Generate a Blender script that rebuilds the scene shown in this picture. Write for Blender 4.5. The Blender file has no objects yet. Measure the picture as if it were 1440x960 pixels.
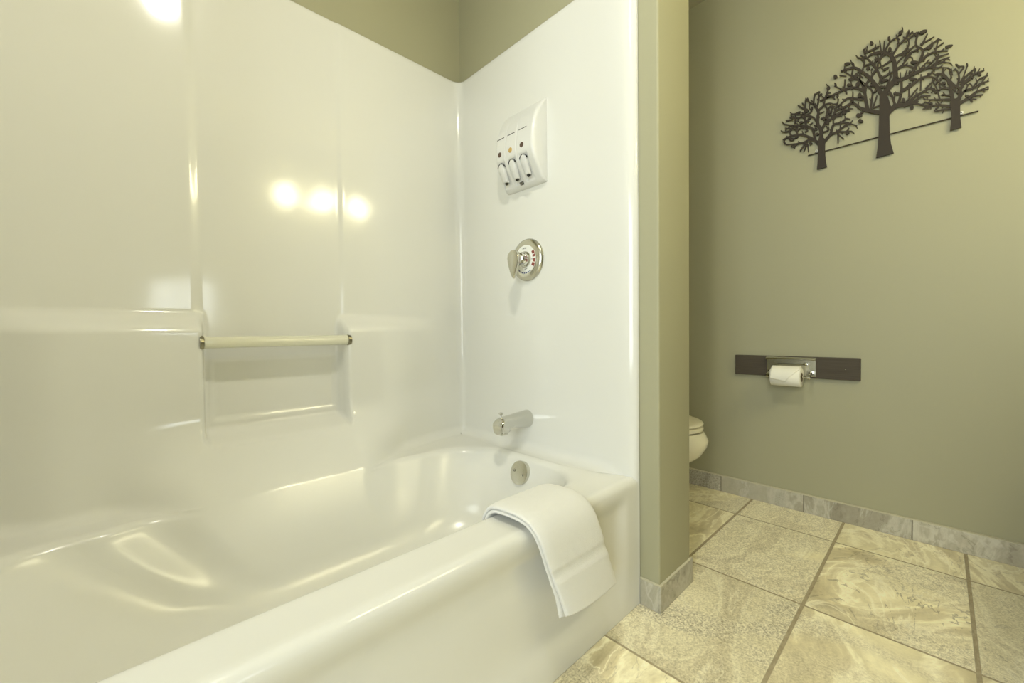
import bpy, bmesh, math, random
from mathutils import Vector, Matrix
PI = math.pi
scn = bpy.context.scene
COL = scn.collection

# ------------------------------------------------------------------ basics
def sm(a, b, x):
    t = max(0.0, min(1.0, (x - a) / (b - a)))
    return t * t * (3 - 2 * t)
def box(x, a, b, e):
    return sm(a - e / 2, a + e / 2, x) * (1 - sm(b - e / 2, b + e / 2, x))
def lerp(a, b, t): return a + (b - a) * t

def finish(name, me, m, parent=None, smooth=True, angle=40):
    if m is not None: me.materials.append(m)
    if smooth:
        me.polygons.foreach_set('use_smooth', [True] * len(me.polygons))
        try: me.set_sharp_from_angle(angle=math.radians(angle))
        except Exception: pass
    o = bpy.data.objects.new(name, me); COL.objects.link(o)
    if parent is not None:
        o.parent = parent
        o.matrix_parent_inverse = Matrix.Translation(parent.location).inverted()
    return o
def obj(name, bm, m, parent=None, smooth=True, angle=40):
    me = bpy.data.meshes.new(name)
    bmesh.ops.recalc_face_normals(bm, faces=bm.faces)
    bm.to_mesh(me); bm.free()
    return finish(name, me, m, parent, smooth, angle)
def tag(o, label, cat, group=None):
    o['label'] = label; o['category'] = cat
    if group: o['group'] = group
    return o
def thing(name, label, cat, loc):
    o = bpy.data.objects.new(name, None); COL.objects.link(o)
    o.location = loc; o.empty_display_size = .05
    return tag(o, label, cat)
def struct(name, bm, m, bevel=0, parent=None, smooth=False):
    o = obj(name, bm, m, parent, smooth)
    if parent is None: o['kind'] = 'structure'
    return o
def bx(bm, x0, x1, y0, y1, z0, z1, bevel=0, seg=2):
    vs = [bm.verts.new((x, y, z)) for x in (x0, x1) for y in (y0, y1) for z in (z0, z1)]
    fs = [(0,1,3,2),(4,6,7,5),(0,4,5,1),(2,3,7,6),(0,2,6,4),(1,5,7,3)]
    faces = [bm.faces.new([vs[i] for i in f]) for f in fs]
    if bevel:
        es = list({e for f in faces for e in f.edges})
        bmesh.ops.bevel(bm, geom=es, offset=bevel, segments=seg, profile=.5, affect='EDGES')
    return vs
def frame_for(d):
    d = Vector(d).normalized()
    a = Vector((0, 0, 1)) if abs(d.z) < .9 else Vector((0, 1, 0))
    u = d.cross(a).normalized(); v = d.cross(u).normalized()
    return d, u, v
def lathe(bm, origin, axis, prof, seg=40, cap0=True, cap1=True, su=1, sv=1):
    """prof: list of (distance along the axis, radius)"""
    d, u, v = frame_for(axis); o = Vector(origin); rings = []
    for t, r in prof:
        rings.append([bm.verts.new(o + d * t + (u * math.cos(2*PI*k/seg) * su + v * math.sin(2*PI*k/seg) * sv) * r) for k in range(seg)])
    for a, b in zip(rings, rings[1:]):
        for k in range(seg): bm.faces.new((a[k], a[(k+1) % seg], b[(k+1) % seg], b[k]))
    if cap0: bm.faces.new(rings[0])
    if cap1: bm.faces.new(rings[-1])
def tube(bm, pts, r, seg=14):
    pts = [Vector(p) for p in pts]; rings = []
    for i, p in enumerate(pts):
        d = (pts[min(i+1, len(pts)-1)] - pts[max(i-1, 0)])
        d, u, v = frame_for(d)
        rr = r[i] if isinstance(r, (list, tuple)) else r
        rings.append([bm.verts.new(p + (u * math.cos(2*PI*k/seg) + v * math.sin(2*PI*k/seg)) * rr) for k in range(seg)])
    for a, b in zip(rings, rings[1:]):
        for k in range(seg): bm.faces.new((a[k], a[(k+1) % seg], b[(k+1) % seg], b[k]))
    bm.faces.new(rings[0]); bm.faces.new(rings[-1])
def prism(bm, outline, fn0, fn1):
    """outline in 2D, fn0 / fn1 give the 3D point of the two faces"""
    a = [bm.verts.new(fn0(p)) for p in outline]; b = [bm.verts.new(fn1(p)) for p in outline]
    n = len(outline)
    for i in range(n): bm.faces.new((a[i], a[(i+1) % n], b[(i+1) % n], b[i]))
    bm.faces.new(a); bm.faces.new(b)
def grid_faces(bm, rows, closed=False):
    for a, b in zip(rows, rows[1:]):
        n = len(a)
        for k in range(n if closed else n - 1):
            vs = (a[k], a[(k+1) % n], b[(k+1) % n], b[k])
            if len(set(vs)) == 4: bm.faces.new(vs)

# ------------------------------------------------------------------ materials
def mat(name, col, rough=.5, metal=0, coat=0, coat_rough=.05, ior=1.5, spec=.5):
    m = bpy.data.materials.new(name); m.use_nodes = True
    b = m.node_tree.nodes['Principled BSDF']
    b.inputs['Base Color'].default_value = (*col, 1)
    b.inputs['Roughness'].default_value = rough
    b.inputs['Metallic'].default_value = metal
    b.inputs['Coat Weight'].default_value = coat
    b.inputs['Coat Roughness'].default_value = coat_rough
    b.inputs['IOR'].default_value = ior
    b.inputs['Specular IOR Level'].default_value = spec
    return m
def nd(m, t, **kw):
    n = m.node_tree.nodes.new(t)
    for k, v in kw.items():
        if hasattr(n, k): setattr(n, k, v)
        else: n.inputs[k].default_value = v
    return n
def lk(m, a, b): m.node_tree.links.new(a, b)
def bump(m, scale, strength, dist=.002, detail=3, coords='Object'):
    b = m.node_tree.nodes['Principled BSDF']
    tc = nd(m, 'ShaderNodeTexCoord'); nz = nd(m, 'ShaderNodeTexNoise'); bp = nd(m, 'ShaderNodeBump')
    nz.inputs['Scale'].default_value = scale; nz.inputs['Detail'].default_value = detail
    bp.inputs['Strength'].default_value = strength; bp.inputs['Distance'].default_value = dist
    lk(m, tc.outputs[coords], nz.inputs['Vector']); lk(m, nz.outputs['Fac'], bp.inputs['Height'])
    lk(m, bp.outputs['Normal'], b.inputs['Normal'])
    return bp

M = {}
M['paint'] = mat('olive_wall_paint', (.345, .332, .215), .55); bump(M['paint'], 260, .12, .0006)
M['ceiling'] = mat('ceiling_paint', (.40, .385, .29), .8)
M['gloss'] = mat('glossy_fibreglass', (.70, .697, .655), .10, coat=0)
bump(M['gloss'], 5.5, .10, .010, 1)
M['basin'] = mat('textured_fibreglass', (.70, .697, .655), .21); bump(M['basin'], 5.5, .06, .010, 1)
M['chrome'] = mat('chrome', (.66, .655, .61), .09, 1)
M['brushed'] = mat('brushed_chrome', (.62, .61, .54), .22, 1)
M['plastic'] = mat('white_plastic', (.68, .678, .65), .28, coat=.2)
M['dial'] = mat('white_dial', (.80, .80, .76), .4)
M['ink'] = mat('dark_ink', (.03, .03, .03), .5)
M['dark'] = mat('black_rubber', (.015, .014, .012), .5)
M['redink'] = mat('red_dial_print', (.24, .06, .04), .5)
M['blueink'] = mat('blue_dial_print', (.04, .05, .16), .5)
M['amber'] = mat('amber_window', (.50, .33, .10), .25)
M['brown_soap'] = mat('brown_window', (.10, .06, .045), .25)
M['porcelain'] = mat('toilet_porcelain', (.76, .72, .55), .16, coat=.4)
M['seat'] = mat('toilet_seat_plastic', (.76, .72, .56), .25)
M['iron'] = mat('dark_brown_metal', (.038, .030, .022), .6, spec=.25); bump(M['iron'], 300, .15, .0004)
M['board'] = mat('dark_brown_board', (.07, .058, .042), .55, spec=.2)
M['paper'] = mat('toilet_paper', (.80, .78, .68), .9)
M['core'] = mat('cardboard_core', (.22, .17, .10), .9)
M['caulk'] = mat('pale_grout', (.50, .47, .35), .8)
M['collar'] = mat('tarnished_collar', (.30, .28, .20), .3, 1)
M['acrylic'] = mat('clear_acrylic_bar', (.88, .87, .72), .08, coat=.4)
M['acrylic'].node_tree.nodes['Principled BSDF'].inputs['Transmission Weight'].default_value = .35
M['wood'] = mat('dark_wood', (.10, .065, .04), .45)
M['counter'] = mat('stone_counter', (.30, .27, .21), .25)
M['white_trim'] = mat('white_trim', (.75, .74, .70), .4)

# terry cloth
M['terry'] = mat('white_terry', (.70, .695, .66), .95)
bp = bump(M['terry'], 620, .55, .0016, 2)
M['terry'].node_tree.nodes['Principled BSDF'].inputs['Sheen Weight'].default_value = .3

# fine grain in the brown board
m = M['board']; b = m.node_tree.nodes['Principled BSDF']
tc = nd(m, 'ShaderNodeTexCoord'); mp = nd(m, 'ShaderNodeMapping'); mp.inputs['Scale'].default_value = (40, 12, 220)
nz = nd(m, 'ShaderNodeTexNoise', Scale=1.0, Detail=4); rp = nd(m, 'ShaderNodeValToRGB')
rp.color_ramp.elements[0].color = (.050, .041, .029, 1); rp.color_ramp.elements[1].color = (.090, .074, .054, 1)
lk(m, tc.outputs['Object'], mp.inputs['Vector']); lk(m, mp.outputs['Vector'], nz.inputs['Vector'])
lk(m, nz.outputs['Fac'], rp.inputs['Fac']); lk(m, rp.outputs['Color'], b.inputs['Base Color'])

def tile_material(name, px, py, ox, oy, grout_x, grout_y, axes='XY', grey=0.0, dim=1.0):
    """travertine-look tiles: ox/oy is where a grout line runs, px/py the pitch"""
    m = bpy.data.materials.new(name); m.use_nodes = True
    b = m.node_tree.nodes['Principled BSDF']
    geo = nd(m, 'ShaderNodeNewGeometry'); sp = nd(m, 'ShaderNodeSeparateXYZ')
    lk(m, geo.outputs['Position'], sp.inputs[0])
    def math_(op, a, bb=None, c=None):
        n = nd(m, 'ShaderNodeMath'); n.operation = op
        for i, v in enumerate((a, bb, c)):
            if v is None: continue
            if isinstance(v, (int, float)): n.inputs[i].default_value = v
            else: lk(m, v, n.inputs[i])
        return n.outputs[0]
    A = sp.outputs[axes[0]]; B = sp.outputs[axes[1]]
    def cell(c, o, p, g):
        t = math_('DIVIDE', math_('SUBTRACT', c, o), p)
        f = math_('FLOOR', t); fr = math_('SUBTRACT', t, f)
        d = math_('MULTIPLY', math_('MINIMUM', fr, math_('SUBTRACT', 1.0, fr)), p)   # distance to the line
        line = nd(m, 'ShaderNodeMapRange'); line.interpolation_type = 'SMOOTHSTEP'
        line.inputs['From Min'].default_value = g * .42; line.inputs['From Max'].default_value = g * .62
        line.inputs['To Min'].default_value = 1; line.inputs['To Max'].default_value = 0
        lk(m, d, line.inputs['Value'])
        return f, line.outputs[0]
    fa, la = cell(A, ox, px, grout_x)
    fb, lb = cell(B, oy, py, grout_y)
    grout = math_('MAXIMUM', la, lb)
    cid = nd(m, 'ShaderNodeCombineXYZ'); lk(m, fa, cid.inputs[0]); lk(m, fb, cid.inputs[1])
    wn = nd(m, 'ShaderNodeTexWhiteNoise'); wn.noise_dimensions = '3D'; lk(m, cid.outputs[0], wn.inputs['Vector'])
    off = nd(m, 'ShaderNodeVectorMath'); off.operation = 'SCALE'; off.inputs['Scale'].default_value = 23.0
    lk(m, wn.outputs['Color'], off.inputs[0])
    pos = nd(m, 'ShaderNodeVectorMath'); pos.operation = 'ADD'
    lk(m, geo.outputs['Position'], pos.inputs[0]); lk(m, off.outputs[0], pos.inputs[1])
    wsep = nd(m, 'ShaderNodeSeparateColor'); lk(m, wn.outputs['Color'], wsep.inputs[0])
    def noise(scale, detail=5, rough=.6, dist=0, vec=None, stretch=None):
        n = nd(m, 'ShaderNodeTexNoise'); n.inputs['Scale'].default_value = scale; n.inputs['Detail'].default_value = detail
        n.inputs['Roughness'].default_value = rough; n.inputs['Distortion'].default_value = dist
        v = vec or pos.outputs[0]
        if stretch:
            mm = nd(m, 'ShaderNodeMapping'); mm.inputs['Scale'].default_value = stretch
            mm.inputs['Rotation'].default_value = (0, 0, .45); lk(m, v, mm.inputs['Vector']); v = mm.outputs[0]
        lk(m, v, n.inputs['Vector']); return n.outputs['Fac']
    def ramp(fac, stops):
        r = nd(m, 'ShaderNodeValToRGB'); e = r.color_ramp.elements
        while len(e) < len(stops): e.new(.5)
        for i, (p, c) in enumerate(stops): e[i].position = p; e[i].color = (*c, 1)
        lk(m, fac, r.inputs['Fac']); return r.outputs['Color']
    def mix(f, a, bb, mode='MIX'):
        n = nd(m, 'ShaderNodeMix'); n.data_type = 'RGBA'; n.blend_type = mode
        if isinstance(f, (int, float)): n.inputs['Factor'].default_value = f
        else: lk(m, f, n.inputs['Factor'])
        for i, v in ((6, a), (7, bb)):
            if isinstance(v, tuple): n.inputs[i].default_value = (*v, 1)
            else: lk(m, v, n.inputs[i])
        return n.outputs[2]
    G = grey
    c = lambda r, g, bl: tuple(lerp(v, (r + g + bl) / 3 * 1.0, G) * dim for v in (r, g, bl))
    big = noise(1.9, 7, .60, 1.9, stretch=(1.0, 1.7, 1.0))
    base = ramp(big, [(.30, c(.40, .345, .21)), (.44, c(.60, .535, .35)), (.49, c(.82, .77, .56)), (.54, c(.64, .58, .38)), (.66, c(.78, .72, .50))])
    # cloud veins: thin light and dark lines where a distorted noise crosses a level
    v1 = noise(1.5, 6, .55, 2.6, stretch=(1.0, 2.2, 1.0))
    d1 = math_('ABSOLUTE', math_('SUBTRACT', v1, .5))
    vein = nd(m, 'ShaderNodeMapRange'); vein.inputs['From Min'].default_value = .0; vein.inputs['From Max'].default_value = .013
    vein.inputs['To Min'].default_value = 1; vein.inputs['To Max'].default_value = 0; lk(m, d1, vein.inputs['Value'])
    d2 = math_('ABSOLUTE', math_('SUBTRACT', v1, .56))
    vein2 = nd(m, 'ShaderNodeMapRange'); vein2.inputs['From Min'].default_value = .0; vein2.inputs['From Max'].default_value = .02
    vein2.inputs['To Min'].default_value = .7; vein2.inputs['To Max'].default_value = 0; lk(m, d2, vein2.inputs['Value'])
    broken = noise(34, 3, .6); bm_ = math_('MULTIPLY', vein.outputs[0], math_('MULTIPLY', math_('GREATER_THAN', broken, .47), math_('MULTIPLY', wsep.outputs[1], .75)))
    base = mix(vein2.outputs[0], base, c(.84, .80, .62))
    base = mix(bm_, base, c(.20, .165, .10))
    # grainy patches (pores)
    grain = noise(190, 3, .75)
    gpatch = nd(m, 'ShaderNodeMapRange'); lk(m, math_('ADD', noise(2.3, 3, .5, .8), math_('MULTIPLY', math_('SUBTRACT', wsep.outputs[0], .5), .45)), gpatch.inputs['Value'])
    gpatch.inputs['From Min'].default_value = .50; gpatch.inputs['From Max'].default_value = .62; gpatch.clamp = True
    # two tiles in view are of the coarse, grainy kind
    def is_tile(a, bq): return math_('LESS_THAN', math_('ADD', math_('ABSOLUTE', math_('SUBTRACT', fa, a)), math_('ABSOLUTE', math_('SUBTRACT', fb, bq))), .5)
    coarse = math_('MULTIPLY', math_('ADD', is_tile(0.0, 1.0), is_tile(1.0, -1.0)), .45) if name.startswith('travertine_floor') else 0.0
    gfac = math_('MINIMUM', math_('ADD', math_('MULTIPLY', gpatch.outputs[0], .62), coarse), .85)
    gcol = ramp(grain, [(.36, c(.22, .195, .135)), (.52, c(.58, .535, .40)), (.68, c(.82, .78, .62))])
    base = mix(gfac, base, gcol)
    fine = ramp(noise(75, 5, .7), [(.3, (.80, .80, .78)), (.7, (1.0, 1.0, 1.0))])
    base = mix(.6, base, fine, 'MULTIPLY')
    # one tone per tile
    tone = nd(m, 'ShaderNodeMapRange'); tone.inputs['To Min'].default_value = .86; tone.inputs['To Max'].default_value = 1.08
    lk(m, wsep.outputs[2], tone.inputs['Value'])
    tcol = nd(m, 'ShaderNodeCombineColor')
    for i in range(3): lk(m, tone.outputs[0], tcol.inputs[i])
    base = mix(1.0, base, tcol.outputs[0], 'MULTIPLY')
    gr = ramp(noise(60, 3), [(.3, c(.24, .20, .125)), (.7, c(.34, .29, .19))])
    out = mix(grout, base, gr)
    lk(m, out, b.inputs['Base Color'])
    h = math_('SUBTRACT', math_('ADD', math_('MULTIPLY', grain, .12), math_('MULTIPLY', broken, .05)), grout)
    bp = nd(m, 'ShaderNodeBump'); bp.inputs['Strength'].default_value = .6; bp.inputs['Distance'].default_value = .0016
    lk(m, h, bp.inputs['Height']); lk(m, bp.outputs['Normal'], b.inputs['Normal'])
    rr = nd(m, 'ShaderNodeMapRange'); rr.inputs['To Min'].default_value = .38; rr.inputs['To Max'].default_value = .9
    lk(m, grout, rr.inputs['Value']); lk(m, rr.outputs[0], b.inputs['Roughness'])
    return m
M['floor'] = tile_material('travertine_floor_tile', .4975, .3312, .8890, -.0660, .0062, .0085, dim=1.27)
M['base'] = tile_material('travertine_baseboard_tile', 50, .333, -20.3, .733, .0, .0035, grey=.35, dim=.72)
M['base_x'] = tile_material('travertine_baseboard_tile_side', .4975, 50, 1.5, -20.3, .0035, .0, grey=.35, dim=.72)

def emit(name, col, s):
    m = bpy.data.materials.new(name); m.use_nodes = True
    nt = m.node_tree; nt.nodes.clear()
    e = nt.nodes.new('ShaderNodeEmission'); o = nt.nodes.new('ShaderNodeOutputMaterial')
    e.inputs[0].default_value = (*col, 1); e.inputs[1].default_value = s
    nt.links.new(e.outputs[0], o.inputs[0]); return m

# ------------------------------------------------------------------ camera
YAW, PITCH, ROLL, FPX, H = .8061, -.021, -.0103, 578.4775, .78
Fv = Vector((math.cos(YAW) * math.cos(PITCH), math.sin(YAW) * math.cos(PITCH), math.sin(PITCH)))
Rv = Vector((math.sin(YAW), -math.cos(YAW), 0)); Uv = Rv.cross(Fv)
R2 = Rv * math.cos(ROLL) + Uv * math.sin(ROLL); U2 = Uv * math.cos(ROLL) - Rv * math.sin(ROLL)
CAM = Vector((0, 0, H))
cd = bpy.data.cameras.new('camera'); cam = bpy.data.objects.new('camera', cd); COL.objects.link(cam)
cd.sensor_fit = 'HORIZONTAL'; cd.sensor_width = 36; cd.lens = FPX / 1440 * 36; cd.clip_start = .02
mw = Matrix((R2, U2, -Fv)).transposed().to_4x4(); mw.translation = CAM; cam.matrix_world = mw
scn.camera = cam

# ------------------------------------------------------------------ room shell
XF = 2.111          # far wall
YB = 1.4175         # wall behind the tub
ZC = 2.395          # ceiling
YV = -.95           # wall behind the vanity
XP0, XP1, YP = 1.069, 1.2685, .5335   # partition
XL = -.3625          # tub alcove's left wall
YR = -3.2           # wall with the window
XR0 = -1.7
T = .12
def wall(name, *a, m='paint'):
    bm = bmesh.new(); bx(bm, *a); return struct(name, bm, M[m])
wall('floor', XR0 - T, XF + T, YR - T, YB + T, -.06, 0, m='floor')
wall('ceiling', XR0 - T, XF + T, YR - T, YB + T, ZC, ZC + .06, m='ceiling')
wall('wall_right', XF, XF + T, YV - T, YB + T, 0, ZC)
wall('wall_back', XL - T, XF, YB, YB + T, 0, ZC)
wall('wall_vanity', .60, XF, YV - T, YV, 0, ZC)
wall('wall_vanity_return', .86, .92, YR, YV - T, 0, ZC)
LW = (-1.35, .30, .45, 2.2)
bm = bmesh.new()
bx(bm, XR0 - T, XR0, YR - T, LW[0], 0, ZC); bx(bm, XR0 - T, XR0, LW[1], .5925 + T, 0, ZC)
bx(bm, XR0 - T, XR0, LW[0], LW[1], 0, LW[2]); bx(bm, XR0 - T, XR0, LW[0], LW[1], LW[3], ZC)
struct('wall_left', bm, M['paint'])
bm = bmesh.new()
for y0, y1, z0, z1 in ((LW[0], LW[1], LW[2], LW[2] + .04), (LW[0], LW[1], LW[3] - .04, LW[3]), (LW[0], LW[0] + .04, LW[2] + .04, LW[3] - .04),
                       (LW[1] - .04, LW[1], LW[2] + .04, LW[3] - .04), (-.545, -.505, LW[2] + .04, LW[3] - .04)):
    bx(bm, XR0 - .09, XR0 - .04, y0, y1, z0, z1)
struct('window_2', bm, M['white_trim'])
# alcove's left side and the wall that runs left from it
wall('wall_alcove_left', XL - T, XL, .5925, YB, 0, ZC)
wall('wall_front_left', XR0, XL - T, .5925, .5925 + T, 0, ZC)
# window wall, in four pieces round the opening
WX0, WX1, WZ0, WZ1 = .27, .85, .88, 1.44
bm = bmesh.new()
bx(bm, XR0, WX0, YR - T, YR, 0, ZC); bx(bm, WX1, .86, YR - T, YR, 0, ZC)
bx(bm, WX0, WX1, YR - T, YR, 0, WZ0); bx(bm, WX0, WX1, YR - T, YR, WZ1, ZC)
struct('wall_window', bm, M['paint'])
bm = bmesh.new()
for x0, x1, z0, z1 in ((WX0, WX1, WZ0, WZ0 + .03), (WX0, WX1, WZ1 - .03, WZ1), (WX0, WX0 + .03, WZ0 + .03, WZ1 - .03),
                       (WX1 - .03, WX1, WZ0 + .03, WZ1 - .03), (.535, .560, WZ0 + .03, WZ1 - .03)):
    bx(bm, x0, x1, YR - .09, YR - .04, z0, z1)
struct('window_1', bm, M['white_trim'])

# partition with rounded (bullnose) corners
bm = bmesh.new(); bx(bm, XP0, XP1, YP, YB, 0, ZC)
es = [e for e in bm.edges if abs(e.verts[0].co.z - e.verts[1].co.z) > 1 and e.verts[0].co.y < YP + .01]
bmesh.ops.bevel(bm, geom=es, offset=.006, segments=4, profile=.5, affect='EDGES')
struct('wall_partition', bm, M['paint'], smooth=True)

# baseboards of cut tile with a thin pale joint on top
def baseboard(name, mt, x0, x1, y0, y1, parent=None):
    bm = bmesh.new(); bx(bm, x0, x1, y0, y1, 0, .0745, .0015, 1)
    return struct(name, bm, M[mt])
baseboard('baseboard_right', 'base', XF - .011, XF, YV, YB)
bp_ = baseboard('baseboard_partition', 'base_x', 1.063, 1.2745, .5275, YP)
baseboard('baseboard_partition_side', 'base', 1.063, XP0, YP, .5905)
baseboard('baseboard_partition_inner', 'base', XP1, 1.2745, YP, YB)
baseboard('baseboard_back', 'base_x', 1.2745, XF - .011, YB - .011, YB)
bm = bmesh.new(); rng = random.Random(4)
def ragged(bm, p0, p1, n, w, z0, ax):
    rows = []
    for i in range(n + 1):
        t = i / n; p = Vector(p0).lerp(Vector(p1), t); hh = .0028 + rng.random() * .0016
        ww = w * (.82 + .18 * rng.random())
        d = Vector((-ww, 0, 0)) if ax == 'x' else Vector((0, -ww, 0))
        rows.append([bm.verts.new(p + Vector((0, 0, z0))), bm.verts.new(p + Vector((0, 0, z0 + hh))), bm.verts.new(p + d + Vector((0, 0, z0 + hh * .7))), bm.verts.new(p + d + Vector((0, 0, z0)))])
    for a, b in zip(rows, rows[1:]):
        for k in range(3): bm.faces.new((a[k], a[k+1], b[k+1], b[k]))
    bm.faces.new(rows[0]); bm.faces.new(rows[-1])
ragged(bm, (XF, YV, 0), (XF, YB, 0), 120, .0112, .0745, 'x')
ragged(bm, (1.063, YP, 0), (1.2745, YP, 0), 40, .0062, .0745, 'y')
ragged(bm, (XP0, .5275, 0), (XP0, .5905, 0), 12, .0062, .0745, 'x')
struct('trim_1', bm, M['caulk'])

# ------------------------------------------------------------------ bathtub with its surround
XA, XB, Y1 = -.347, 1.053, 1.405       # inner faces of the surround
YF = .5925                              # face of the apron
ZD = .366                               # rim / deck height
ZT = 1.825
RC = .035
tub = thing('bathtub', 'large glossy white one-piece bathtub with moulded surround walls in the alcove', 'bathtub', (.353, 1.0, 0))

def mid(x): return sm(-.04, .15, x) * (1 - sm(.54, .76, x))
def D_back(x, z):
    side = 1 - box(x, .158, .552, .020)
    d = .0035 * side
    L = sm(.850, .790, z)
    fade = sm(-.26, -.08, x) * (1 - sm(.66, .96, x))
    inner = box(x, .166, .540, .018)
    pock = inner * sm(.484, .524, z)
    d = d * (1 - L * fade) + .064 * L * fade * (1 - pock)
    d -= .005 * box(x, .190, .520, .012) * box(z, .545, .712, .014)
    f2 = mid(x)
    d += .132 * f2 * sm(.575, .295, z) * (1 - pock)
    # the lower side areas lean out a little towards the deck
    d += .012 * sm(.60, .38, z) * (1 - f2)
    if z < ZD + .03:
        q = (ZD + .03 - z) / .03
        d += .03 * (1 - math.sqrt(max(0, 1 - q * q))) * (1 - f2)
    return d
def D_side(y, z):
    d = .010 * (1 - sm(.632, .800, y))
    d += .010 * sm(.60, .38, z) * sm(.66, .8, y)
    if z < ZD + .03:
        q = (ZD + .03 - z) / .03
        d += .03 * (1 - math.sqrt(max(0, 1 - q * q))) * sm(.63, .70, y)
    return d

# columns of the U: (base point, inward normal, depth function, well point at parameter)
NX, NY, NC, NF = 190, 70, 12, 190
YS = .632
XM1, XM0 = .78, -.06        # between these the columns of wall and well share their x
def back_x(i, xa, xb):
    """x of column i of the back piece, from xa (right end) to xb (left end)"""
    t = i / NX; m1 = min(XM1, xa - .01); m0 = max(XM0, xb + .01)
    if t < .12: return lerp(xa, m1, t / .12)
    if t < .88: return lerp(m1, m0, (t - .12) / .76)
    return lerp(m0, xb, (t - .88) / .12)
def w_rect(x0, x1, y0, y1, rf, rb):
    """closed rounded rectangle, pieces: front (x0->x1), corner, right, corner, back, corner, left, corner"""
    P = []
    def arc(cx, cy, r, a0, n, skip=1):
        for i in range(skip, n):
            a = a0 + PI / 2 * i / n; P.append((cx + r * math.cos(a), cy + r * math.sin(a)))
    for i in range(NF + 1): P.append((lerp(x0 + rf, x1 - rf, i / NF), y0))
    arc(x1 - rf, y0 + rf, rf, -PI / 2, NC)
    for i in range(NY + 1): P.append((x1, lerp(y0 + rf, y1 - rb, i / NY)))
    arc(x1 - rb, y1 - rb, rb, 0, NC)
    for i in range(NX + 1): P.append((back_x(i, x1 - rb, x0 + rb), y1))
    arc(x0 + rb, y1 - rb, rb, PI / 2, NC)
    for i in range(NY + 1): P.append((x0, lerp(y1 - rb, y0 + rf, i / NY)))
    arc(x0 + rf, y0 + rf, rf, PI, NC)
    return P
# outer loop with the same number of points as w_rect: front apron, (corner points on the flange side), right, corner, back ...
outer = []     # (kind, x, y, nx, ny)
XE0, XE1 = XA + .0, XB - .0
for i in range(NF + 1): outer.append(('F', lerp(XA - .012, XB + .012, i / NF), YF, 0, 1))
for i in range(1, NC): outer.append(('S', lerp(XB + .012, XB - .010, i / NC), lerp(YF + .017, YS, i / NC), -1, 0))
for i in range(NY + 1): outer.append(('R', XB, lerp(YS, Y1 - RC, i / NY), -1, 0))
for i in range(1, NC):
    a = PI / 2 * i / NC; outer.append(('C', XB - RC + RC * math.cos(a), Y1 - RC + RC * math.sin(a), -math.cos(a), -math.sin(a)))
for i in range(NX + 1): outer.append(('B', back_x(i, XB - RC, XA + RC), Y1, 0, -1))
for i in range(1, NC):
    a = PI / 2 + PI / 2 * i / NC; outer.append(('C', XA + RC + RC * math.cos(a), Y1 - RC + RC * math.sin(a), -math.cos(a), -math.sin(a)))
for i in range(NY + 1): outer.append(('L', XA, lerp(Y1 - RC, YS, i / NY), 1, 0))
for i in range(1, NC): outer.append(('S', lerp(XA + .010, XA - .012, i / NC), lerp(YS, YF + .017, i / NC), 1, 0))
N = len(outer)
def depth(o, z):
    k, x, y, nx, ny = o
    if k == 'B': return D_back(x, z)
    if k in 'RL': return D_side(y, z)
    if k == 'C':
        a = D_side(Y1 - RC, z); b = D_back(XB - RC, z) if x > .35 else D_back(XA + RC, z)
        w = abs(ny); w = w * w / (w * w + nx * nx)
        return lerp(a, b, w)
    return D_side(y, z)
zs = [ZD + .03 * (1 - math.cos(PI / 2 * i / 7)) for i in range(8)]
z = ZD + .03
while z < .90: z += .0055; zs.append(z)
while z < ZT - .06: z += .045; zs.append(min(z, ZT - .012))
zs = sorted({round(q, 5) for q in zs if q < ZT - .011}) + [ZT - .010, ZT - .004, ZT - .0008, ZT]
zs = zs[::-1]            # top to bottom
zf = [0, .02, .05, .08, .11, .14, .17, .20, .23, .26, .275, .29, .30, .31, .32, .33, .34]
def apron_rec(x, z):
    e = min(x - XA, XB - x)
    return .013 * sm(.338, .285, z) * sm(.045, .10, e) * sm(.035, .11, z)
bm = bmesh.new(); rows = []
lay = bm.faces.layers.int.new('part')
NR = len(zs)
wallcols = {}; aproncols = {}
for j, o in enumerate(outer):
    k, x, y, nx, ny = o
    if k in 'RLCB':
        col = []
        for i, z in enumerate(zs):
            d = depth(o, z)
            if i < 4: d = depth(o, ZT - .02) - [.011, .0085, .004, .001][i]       # lip rolls out to the wall
            col.append(bm.verts.new((x + nx * d, y + ny * d, z)))
        wallcols[j] = col
    elif k == 'F':
        col = []
        for z in zf: col.append(bm.verts.new((x, y + apron_rec(x, z), z)))
        R = .017
        for i in range(1, 8):
            a = PI / 2 * i / 7
            col.append(bm.verts.new((x, y + R * (1 - math.cos(a)), ZD - R - .006 + .002 + R * math.sin(a) + .004 * i / 7)))
        aproncols[j] = col
# deck ring
ring0 = []
for j, o in enumerate(outer):
    if j in wallcols: ring0.append(wallcols[j][-1])
    elif j in aproncols: ring0.append(aproncols[j][-1])
    else: ring0.append(bm.verts.new((o[1] + o[3] * .0, o[2], ZD)))
WELL = (-.285, .991, .6935, 1.245)
well0 = w_rect(*WELL, .125, .19)
# the middle of the back edge lies a little deeper in, under the bulging wall
def well_shift(x, y, d=0, z=ZD): return y
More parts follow.
